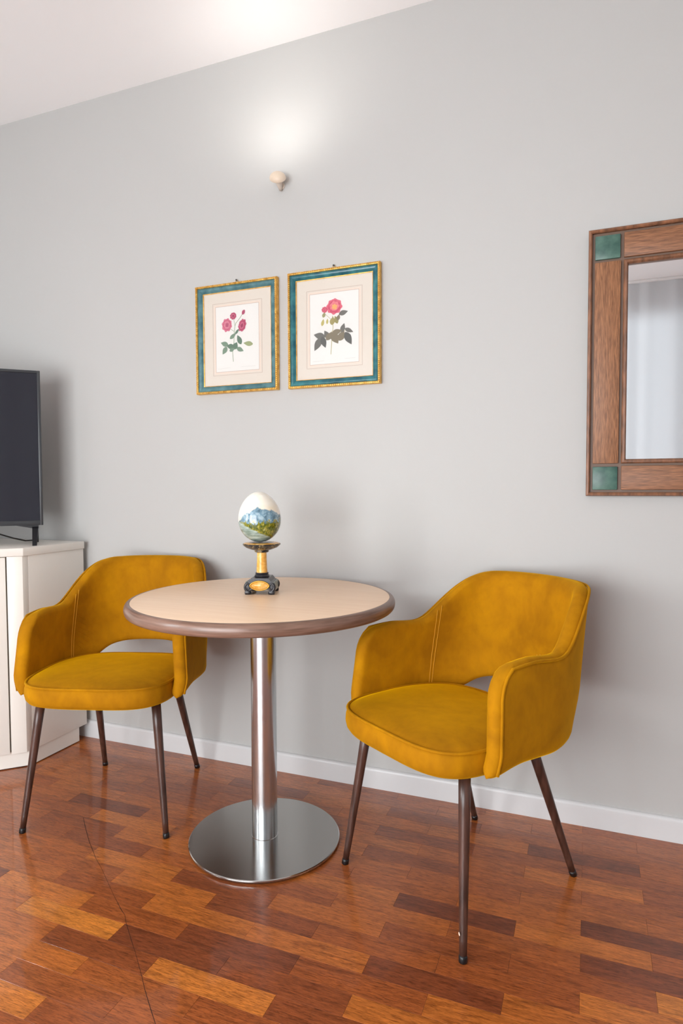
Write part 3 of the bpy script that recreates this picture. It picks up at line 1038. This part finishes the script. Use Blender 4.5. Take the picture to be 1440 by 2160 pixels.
def framed(name, label, x0, x1, z0, z1, teal, drawing):
    """origin at the lower left corner of the frame on the wall; -y is towards the room"""
    root = thing(name, label, 'picture', (x0, WALL_Y - 0.001, z0), 0, 'framed rose prints on the wall')
    W_, H_ = x1 - x0, z1 - z0
    for me in profile_rails(0, W_, 0, H_, [(0, 0), (0, -0.017), (0.0015, -0.0195), (0.0045, -0.0205), (0.0075, -0.0195), (0.009, -0.016), (0.009, 0)]):
        put('gilt_rail', me, M['gold'], root)
    # rail of beads (each about 4 px in the photo: one joined part)
    bm = bmesh.new()
    def bead(x, z):
        bmesh.ops.create_icosphere(bm, subdivisions=1, radius=0.0030, matrix=Matrix.Translation((x, -0.0212, z)))
    pitch = 0.0072
    nx, nz = int(W_ / pitch), int(H_ / pitch)
    for i in range(nx):
        for z in (0.0045, H_ - 0.0045):
            bead((i + .5) * W_ / nx, z)
    for i in range(1, nz - 1):
        for x in (0.0045, W_ - 0.0045):
            bead(x, (i + .5) * H_ / nz)
    b = put('beading', bm_mesh(bm, 60), M['gold'], root)
    b['kind'] = 'stuff'
    for me in profile_rails(0.009, W_ - 0.009, 0.009, H_ - 0.009, [(0, 0), (0, -0.0155), (0.003, -0.0175), (0.007, -0.0172), (0.012, -0.0150), (0.017, -0.0115), (0.0195, -0.0085), (0.0195, 0)]):
        put('teal_rail', me, teal, root)
    for me in mitre(0.0285, W_ - 0.0285, 0.0285, H_ - 0.0285, 0.0022, -0.0088, -0.0078):
        put('gilt_slip', me, M['gold'], root)
    put('mat_board', box(0.028, W_ - 0.028, -0.004, 0, 0.028, H_ - 0.028), M['mat_board'], root)
    ml = 0.069
    for me in mitre(ml, W_ - ml, ml, H_ - ml, 0.0010, -0.0043, -0.0043):
        put('ruled_line', me, M['rule'], root)
    for me in mitre(ml + 0.0055, W_ - ml - 0.0055, ml + 0.0055, H_ - ml - 0.0055, 0.0068, -0.0043, -0.0043):
        put('mat_band', me, M['mat_band'], root)
    pin = ml + 0.0135
    for me in mitre(pin - 0.0012, W_ - pin + 0.0012, pin - 0.0012, H_ - pin + 0.0012, 0.0012, -0.0044, -0.0044):
        put('ruled_line', me, M['rule'], root)
    LAYER[0] = 0
    pr = put('print_sheet', box(pin, W_ - pin, -0.0043, -0.0002, pin, H_ - pin), M['paper'], root)
    pw, ph = W_ - 2 * pin, H_ - 2 * pin
    drawing(pr, lambda u, v: (pin + u * pw, H_ - pin - v * ph), pw)
    g_ = put('glass_pane', box(0.030, W_ - 0.030, -0.0072, -0.0060, 0.030, H_ - 0.030), M['glass'], root)
    # hanging ring and nail
    put('hanging_ring', tube([(W_ * 0.5 + 0.0055 * math.cos(a), -0.004, H_ + 0.0055 + 0.0055 * math.sin(a)) for a in [2 * PI * k / 16 for k in range(16)]], 0.0010, 6, True), M['gold'], root)
    put('nail', lathe([(0, 0), (0.0016, 0), (0.0016, 0.006), (0.0036, 0.0066), (0.0030, 0.0082), (0, 0.009)], 14), M['tv_bezel'], root,
        (W_ * 0.5, 0, H_ + 0.0105)).rotation_euler = (PI / 2, 0, 0)
    return root
YP = -0.00435
def rose(pr, c, r, ratio, rot, cols, seed):
    rg = random.Random(seed)
    layers = [(1.0, 12, cols[0], 0.0), (0.80, 10, cols[1], 0.0), (0.58, 8, cols[2], 0.0), (0.34, 5, cols[3], 0.0)]
    for li, (s, lob, col, dy) in enumerate(layers):
        polys, edge = [], []
        polys += [blob(c[0] + rg.uniform(-.08, .08) * r, c[1] + rg.uniform(-.08, .08) * r, r * s, r * s * ratio, rot, YP - dy, lob // 2 + 2, 0.09, 40, rg.random() * 6)]
        for k in range(lob):
            a = 2 * PI * k / lob + rg.random() * .4
            rr = r * s * 0.72
            polys.append(blob(c[0] + rr * math.cos(a), c[1] + rr * ratio * math.sin(a), r * s * 0.30, r * s * 0.24, a + PI / 2, YP - dy, 0, 0, 14))
            a += PI / lob
            rr = r * s * (0.62 + 0.2 * rg.random())
            edge.append(blob(c[0] + rr * math.cos(a), c[1] + rr * ratio * math.sin(a), r * s * 0.20, r * s * 0.055, a + PI / 2 + rg.uniform(-.5, .5), YP - dy, 0, 0, 12))
        put('printed_petals', poly_mesh(polys), flat('print_' + '_'.join(map(str, col)), col), pr)
        dc = cols[(li + 1) % 3] if li % 2 == 0 else cols[0]
        put('petal_shading', poly_mesh(edge), flat('print_' + '_'.join(map(str, dc)), dc), pr)['kind'] = 'stuff'
def draw_left(pr, at, pw):
    g1, g2, g3 = (120, 142, 122), (98, 122, 104), (152, 160, 118)
    stem = [(0.406, .855), (0.391, .705), (0.416, .632), (0.434, .401), (0.454, .309), (0.47, .273), (0.564, .204), (0.63, .14)]
    put('printed_stem', poly_mesh(stroke([at(*q) for q in stem], 0.0022, YP) + stroke([at(0.434, .42), at(0.60, .37)], 0.0018, YP) + stroke([at(.45, .31), at(.415, .18)], .0016, YP) + stroke([at(.44, .40), at(.30, .33)], .0016, YP)), flat('print_stem_green', (132, 148, 112)), pr)
    lv = [(.202, .573, .036, .019, 160, g1), (.205, .675, .034, .020, 235, g1), (.335, .618, .032, .020, 170, g2), (.455, .616, .030, .024, 60, g2), (.549, .529, .040, .020, 115, g2),
          (.754, .600, .042, .018, 170, g3), (.566, .678, .034, .017, -25, g1), (.401, .464, .034, .015, 35, g1), (.50, .40, .026, .010, 50, g2), (.38, .67, .026, .014, 20, g1)]
    for u, v_, ln, wd, rt, col in lv:
        x, z = at(u, v_)
        put('printed_leaf', poly_mesh([leaf(x, z, ln, wd, math.radians(rt), YP)]), flat('print_' + '_'.join(map(str, col)), col), pr)
    pk = [(206, 120, 140), (192, 96, 122), (210, 132, 148), (176, 84, 112)]
    dk = [(184, 84, 112), (168, 66, 98), (196, 104, 130), (150, 56, 88)]
    rose(pr, at(.266, .288), 0.0215, 1.15, 0, pk, 3)
    rose(pr, at(.415, .157), 0.0135, 0.95, 0, dk, 4)
    rose(pr, at(.652, .120), 0.0062, 1.5, -.5, dk, 5)
    rose(pr, at(.619, .318), 0.0155, 1.5, -.35, dk, 6)
    for a_, b_ in (((.04, .955), (.34, .945)), ((.58, .945), (.92, .945))):
        put('printed_caption', poly_mesh(stroke([at(*a_), at(*b_)], .0010, YP)), M['caption'], pr)
def draw_right(pr, at, pw):
    g1, g2, g3 = (108, 106, 100), (92, 92, 88), (128, 118, 98)
    yl = (184, 172, 104)
    stem = [(0.433, .871), (0.452, .694), (0.48, .497), (0.469, .330)]
    put('printed_stem', poly_mesh(stroke([at(*q) for q in stem], 0.0026, YP) + stroke([at(.47, .54), at(.25, .66)], .0016, YP) + stroke([at(.47, .56), at(.85, .55)], .0016, YP) + stroke([at(.47, .40), at(.30, .28)], .0014, YP)), flat('print_stem_olive', (176, 168, 122)), pr)
    lv = [(.691, .301, .036, .018, 12, g1), (.196, .595, .046, .024, 165, g1), (.160, .713, .052, .026, 240, g1), (.285, .690, .044, .022, 290, g2), (.345, .585, .034, .020, 120, g1),
          (.40, .61, .036, .022, 50, g3), (.520, .645, .048, .030, -60, g3), (.654, .620, .040, .026, 60, g3), (.679, .512, .034, .018, 70, g1), (.790, .665, .052, .026, -62, g2), (.803, .555, .036, .015, -25, g1), (.56, .56, .04, .02, 10, g3)]
    for u, v_, ln, wd, rt, col in lv:
        x, z = at(u, v_)
        put('printed_leaf', poly_mesh([leaf(x, z, ln, wd, math.radians(rt), YP)]), flat('print_' + '_'.join(map(str, col)), col), pr)
    for u, v_, ln, wd, rt, col in [(.293, .304, .020, .013, 70, (150, 148, 104)), (.268, .41, .026, .012, 75, yl), (.361, .40, .020, .009, 85, yl), (.467, .40, .030, .020, 80, (160, 148, 96)), (.545, .39, .030, .016, 110, (150, 142, 92)), (.59, .36, .022, .014, 70, g3)]:
        x, z = at(u, v_)
        put('printed_bud', poly_mesh([leaf(x, z, ln, wd, math.radians(rt), YP)]), flat('print_' + '_'.join(map(str, col)), col), pr)
    pk = [(212, 104, 122), (200, 78, 104), (222, 128, 134), (232, 170, 104)]
    dk = [(204, 92, 112), (190, 72, 98), (206, 104, 120), (196, 84, 104)]
    rose(pr, at(.31, .235), 0.0115, 0.9, 0, dk, 8)
    rose(pr, at(.509, .200), 0.0290, 0.92, 0, pk, 9)
    for a_, b_ in (((.05, .955), (.30, .955)), ((.72, .945), (.93, .945))):
        put('printed_caption', poly_mesh(stroke([at(*a_), at(*b_)], .0012, YP)), M['caption'], pr)
framed('framed_print', 'rose print with several small pink blooms in a teal and gilt frame with painted glare haze', -1.421, -1.070, 1.435, 1.846, M['teal_hazed'], draw_left)
framed('framed_print', 'rose print with one big red bloom in a teal frame with beaded gilt edge', -1.026, -0.674, 1.434, 1.849, M['teal'], draw_right)

# ================================================================== mirror (runs out of the picture on the right)
MX0, MX1, MZ0, MZ1 = -0.009, 0.560, 1.046, 1.847
mr = thing('wall_mirror', 'large mirror in a brown oak frame with green stone corner tiles', 'mirror', (MX0, WALL_Y - 0.001, MZ0))
MW, MH = MX1 - MX0, MZ1 - MZ0
for me in mitre(0, MW, 0, MH, 0.111, -0.018, -0.018):
    put('frame_backing', me, M['groove'], mr)
for me in profile_rails(0, MW, 0, MH, [(0, 0), (0, -0.026), (0.002, -0.029), (0.007, -0.030), (0.0105, -0.027), (0.0115, 0)]):
    put('outer_moulding', me, M['oak_lip'], mr)
for me in profile_rails(0.098, MW - 0.098, 0.098, MH - 0.098, [(0, 0), (0, -0.024), (0.003, -0.027), (0.009, -0.0275), (0.012, -0.024), (0.013, -0.012), (0.013, 0)]):
    put('inner_moulding', me, M['oak_lip'], mr)
a0, a1 = 0.0185, 0.0905
g0, g1 = 0.100, None
put('frame_panel', box(a0, a1, -0.0265, -0.01, g0 - 0.0015, MH - g0 + 0.0015, 0.002), M['oak'], mr)
put('frame_panel', box(MW - a1, MW - a0, -0.0265, -0.01, g0 - 0.0015, MH - g0 + 0.0015, 0.002), M['oak'], mr)
put('frame_panel', box(g0 - 0.0015, MW - g0 + 0.0015, -0.0265, -0.01, a0, a1, 0.002), M['oak_h'], mr)
put('frame_panel', box(g0 - 0.0015, MW - g0 + 0.0015, -0.0265, -0.01, MH - a1, MH - a0, 0.002), M['oak_h'], mr)
for cx in (a0, MW - a1):
    for cz in (a0, MH - a1):
        o = put('corner_tile', box(cx, cx + a1 - a0 - 0.002, -0.0270, -0.01, cz, cz + a1 - a0 - 0.002, 0.002), M['green_stone'], mr)
        o['label'] = 'green stone corner tile'
put('mirror_glass', box(0.105, MW - 0.105, -0.0125, -0.004, 0.105, MH - 0.105), M['mirror'], mr)

# ================================================================== corner cabinet with diagonal front
CX, CYF, CYB = -1.985, 1.768, 2.075
DL = 0.60                              # run of the diagonal in x and in y
cab = thing('corner_cabinet', 'white lacquered corner cabinet with angled front under the television', 'cabinet', (CX, CYF, 0))
back = CYB - CYF
def pent(o_front=0.0, o_side=0.0, o_back=0.0):
    """plan of the unit: side at x=0, diagonal front, back along the two walls"""
    s = o_front
    d = s * math.sqrt(2)
    x0 = -o_side
    # diagonal line through (0,0) direction (-1,-1), moved by o_front to the inside (normal (-1,1)/sqrt2)
    # points: side/diag corner, side/back corner, room corner, left wall end
    p1 = (x0, x0 + d)
    p2 = (x0, back - o_back)
    lx = LEFT_X + 0.02 - CX
    p3 = (lx, back - o_back)
    y4 = -DL + o_side
    p4 = (lx, y4)
    p5 = (y4 - d, y4)
    return [p1, p2, p3, p4, p5]
put('plinth', prism(pent(0.028, 0.014, 0.035), 0.004, 0.066), M['cabinet'], cab)
put('plinth_shadow_strip', prism(pent(0.034, 0.020, 0.04), 0.0, 0.0045), M['dark_gap'], cab)  # dark strip standing in for the shade beneath the plinth
put('body', prism(pent(0.020, 0.004, 0.0), 0.066, 0.819, 0.0015), M['cabinet'], cab)
put('top_slab', prism(pent(-0.004, -0.002, 0.0), 0.8195, 0.850, 0.002), M['cabinet'], cab)
# fronts along the diagonal: local frame s along (-1,-1)/sqrt2 from the side corner
sd = Vector((-1, -1, 0)).normalized()
nd = Vector((1, -1, 0)).normalized()
def on_front(name, s0, s1, z0, z1, d0, d1, m, parent, bev=0.0015):
    me = box(s0, s1, d0, d1, z0, z1, bev)
    for v in me.vertices:
        s, d, z = v.co
        v.co = sd * s + nd * d + Vector((0, 0, z))
    me.flip_normals() if False else None
    bm = bmesh.new()
    bm.from_mesh(me)
    bmesh.ops.recalc_face_normals(bm, faces=bm.faces)
    bm.to_mesh(me)
    bm.free()
    return put(name, me, m, parent)
sp_ = lambda s_, d_: ((sd * s_ + nd * d_).x, (sd * s_ + nd * d_).y)
put('front_stile', prism([sp_(0.0048, -0.001), sp_(0.0575, -0.001), sp_(0.0575, -0.0205), (-0.0042, 0.0232)], 0.0665, 0.8185, 0.0008), M['cabinet'], cab)
FL = DL * math.sqrt(2)
on_front('door_gap', 0.0565, 0.0635, 0.07, 0.8185, -0.0215, -0.016, M['cab_gap'], cab, 0)
d1 = on_front('door', 0.0625, FL / 2 - 0.002, 0.068, 0.8165, -0.022, -0.002, M['cabinet'], cab)
d2 = on_front('door', FL / 2 + 0.002, FL - 0.0625, 0.068, 0.8165, -0.022, -0.002, M['cabinet'], cab)
for d_, s_ in ((d1, FL / 2 - 0.05), (d2, FL / 2 + 0.035)):
    on_front('handle', s_, s_ + 0.012, 0.40, 0.54, -0.002, 0.018, M['steel_post'], d_, 0.003)
on_front('front_stile', FL - 0.0575, FL - 0.014, 0.0665, 0.8185, -0.022, -0.001, M['cabinet'], cab)

# ================================================================== television
TVW, TVH, TVZ = 1.10, 0.619, 0.926
tv = thing('television', 'flat black television standing on the white corner cabinet', 'television', (-2.055, 1.930, 0.8505))
def tvbox(s0, s1, z0, z1, d0, d1, bev=0.0015):
    me = box(s0, s1, d0, d1, z0, z1, bev)
    for v in me.vertices:
        s, d, z = v.co
        v.co = sd * s + nd * d + Vector((0, 0, z - 0.8505))
    bm = bmesh.new()
    bm.from_mesh(me)
    bmesh.ops.recalc_face_normals(bm, faces=bm.faces)
    bm.to_mesh(me)
    bm.free()
    return me
put('housing', tvbox(0.001, TVW - 0.001, TVZ + 0.001, TVZ + TVH - 0.001, -0.030, -0.004, 0.003), M['tv_foot'], tv)
put('rear_box', tvbox(0.16, TVW - 0.16, TVZ + 0.03, TVZ + 0.36, -0.075, -0.030, 0.01), M['tv_foot'], tv)
bz = 0.011
put('bezel', tvbox(0, bz, TVZ, TVZ + TVH, -0.012, 0.002), M['tv_bezel'], tv)
put('bezel', tvbox(TVW - bz, TVW, TVZ, TVZ + TVH, -0.012, 0.002), M['tv_bezel'], tv)
put('bezel', tvbox(bz, TVW - bz, TVZ + TVH - bz, TVZ + TVH, -0.012, 0.002), M['tv_bezel'], tv)
put('bezel', tvbox(bz, TVW - bz, TVZ, TVZ + 0.019, -0.012, 0.003), M['tv_bezel'], tv)
put('screen', tvbox(bz - 0.001, TVW - bz + 0.001, TVZ + 0.018, TVZ + TVH - bz + 0.001, -0.008, -0.0015, 0), M['tv_screen'], tv)
def tv_foot(s):
    # splayed foot: bracket under the housing, blade forward and blade backward
    def q(ss, d, z):
        return sd * ss + nd * d + Vector((0, 0, z - 0.8505))
    put('foot_bracket', mesh_from([q(s - 0.008, -0.028, TVZ + 0.002), q(s + 0.085, -0.028, TVZ + 0.002), q(s + 0.085, -0.006, TVZ + 0.002), q(s - 0.008, -0.006, TVZ + 0.002),
                                   q(s - 0.008, -0.028, TVZ - 0.014), q(s + 0.016, -0.028, TVZ - 0.012), q(s + 0.016, -0.006, TVZ - 0.012), q(s - 0.008, -0.006, TVZ - 0.014)],
                                  [(0, 1, 2, 3), (4, 5, 6, 7), (0, 1, 5, 4), (1, 2, 6, 5), (2, 3, 7, 6), (3, 0, 4, 7)]), M['tv_foot'], tv)
    for dd in (0.075, -0.10):
        a, b = (-0.026, -0.006)
        v = []
        for (z, dc, hw, wd) in ((TVZ - 0.006, -0.016, 0.010, 0.011), (0.8535, dd, 0.012, 0.008)):
            for e in (-1, 1):
                for g in (-1, 1):
                    v.append(q(s + 0.004 + e * wd, dc + g * hw, z))
        for e in (-1, 1):
            for g in (-1, 1):
                v.append(q(s + 0.004 + e * 0.008, dd + g * 0.013, 0.8505))
        f = [(0, 1, 3, 2), (8, 9, 11, 10)]
        for k in (0, 4):
            f += [(k, k + 1, k + 5, k + 4), (k + 1, k + 3, k + 7, k + 5), (k + 3, k + 2, k + 6, k + 7), (k + 2, k, k + 4, k + 6)]
        put('foot_blade', mesh_from(v, f), M['tv_foot'], tv)
tv_foot(0.026)
tv_foot(TVW - 0.11)
cbl = put('power_cable', tube([(-2.34, 1.80, 0.93), (-2.30, 1.84, 0.915), (-2.25, 1.88, 0.890), (-2.22, 1.93, 0.868), (-2.205, 1.975, 0.8545), (-2.20, 2.02, 0.8535), (-2.22, 2.05, 0.8535)], 0.003, 8), M['cable'])
tag(cbl, 'thin black cable hanging behind the television onto the cabinet', 'cable')

# ================================================================== wall lamp
SX, SZ = -1.055, 2.172
lamp = thing('wall_lamp', 'small cream wall lamp glowing above the two pictures', 'lamp', (SX, WALL_Y, SZ))
M['lamp_metal'] = mat('cream_lamp_lacquer', s2l(206, 196, 184), 0.35)
M['lamp_glass'] = mat('warm_frosted_glass', s2l(186, 168, 148), 0.4, Emission_Color=(1.0, 0.86, 0.72, 1), Emission_Strength=0.12)
put('wall_plate', lathe([(0, 0), (0.013, 0), (0.013, 0.003), (0.011, 0.005), (0, 0.006)], 32), M['lamp_metal'], lamp, (0, 0, 0.0)).rotation_euler = (PI / 2, 0, 0)
# cone-shaped bracket rising from the plate to the dome
put('bracket', tube([(-0.002, -0.004, -0.016), (0, -0.016, -0.006), (0.002, -0.028, 0.006), (0.004, -0.034, 0.014)], [0.005, 0.009, 0.014, 0.018], 20), M['lamp_metal'], lamp)
def cap(rx, ry, rz, n=32, m=8):
    prof = [(0, -0.16)] + [(1 - 0.04, -0.16), (1.0, -0.06)] + [(math.cos(PI / 2 * k / m), math.sin(PI / 2 * k / m)) for k in range(0, m)] + [(0, 1)]
    me = lathe(prof, n, 50)
    for v in me.vertices:
        v.co = Vector((v.co.x * rx, v.co.y * ry, v.co.z * rz))
    return me
put('glass_dome', cap(0.031, 0.026, 0.022), M['lamp_glass'], lamp, (0.003, -0.038, 0.012)).rotation_euler = (math.radians(52), math.radians(18), 0)
pl = bpy.data.lights.new('wall_lamp_light', 'SPOT')
pl.energy = 1.5
pl.color = (1.0, 0.95, 0.89)
pl.shadow_soft_size = 0.07
pl.spot_size = math.radians(172)
pl.spot_blend = 1.0
plo = bpy.data.objects.new('wall_lamp_light', pl)
C.objects.link(plo)
plo.parent = lamp
plo.location = (0.010, -0.235, 0.12)
plo.rotation_euler = (math.radians(142), 0, 0)

# ================================================================== added sheer curtain behind the camera, a guess at the bright mirror view
def sheer():
    m = bpy.data.materials.new('white_sheer_fabric')
    m.use_nodes = True
    nt = m.node_tree
    nt.nodes.clear()
    out = nt.nodes.new('ShaderNodeOutputMaterial')
    mx = nt.nodes.new('ShaderNodeMixShader')
    mx.inputs[0].default_value = 0.5
    d = nt.nodes.new('ShaderNodeBsdfDiffuse')
    d.inputs[0].default_value = (0.80, 0.815, 0.83, 1)
    tr = nt.nodes.new('ShaderNodeBsdfTranslucent')
    tr.inputs[0].default_value = (0.80, 0.815, 0.83, 1)
    nt.links.new(d.outputs[0], mx.inputs[1])
    nt.links.new(tr.outputs[0], mx.inputs[2])
    nt.links.new(mx.outputs[0], out.inputs[0])
    return m
cx0, cx1 = -0.05, 1.40
v, f = [], []
nu, nv = 180, 6
for j in range(nv + 1):
    z = 0.03 + (2.655 - 0.03) * j / nv
    for i in range(nu + 1):
        a = i / nu
        amp = 0.006 * (1 - 0.35 * j / nv)
        v.append((cx0 + (cx1 - cx0) * a, BACK_Y + 0.075 + amp * math.sin(a * 2 * PI * 11 + 0.4 * math.sin(a * 17)) + 0.006 * math.sin(a * 61), z))
for j in range(nv):
    for i in range(nu):
        k = j * (nu + 1) + i
        f.append((k, k + 1, k + nu + 2, k + nu + 1))
cur = thing('curtain', 'white sheer curtain added as the bright surface in the mirror', 'curtain', (0, 0, 0))
put('fabric', mesh_from(v, f, True), sheer(), cur)
put('curtain_rail', box(cx0 - 0.05, cx1 + 0.05, BACK_Y + 0.055, BACK_Y + 0.095, 2.655, CEIL_Z, 0.003), M['white_frame'], cur)
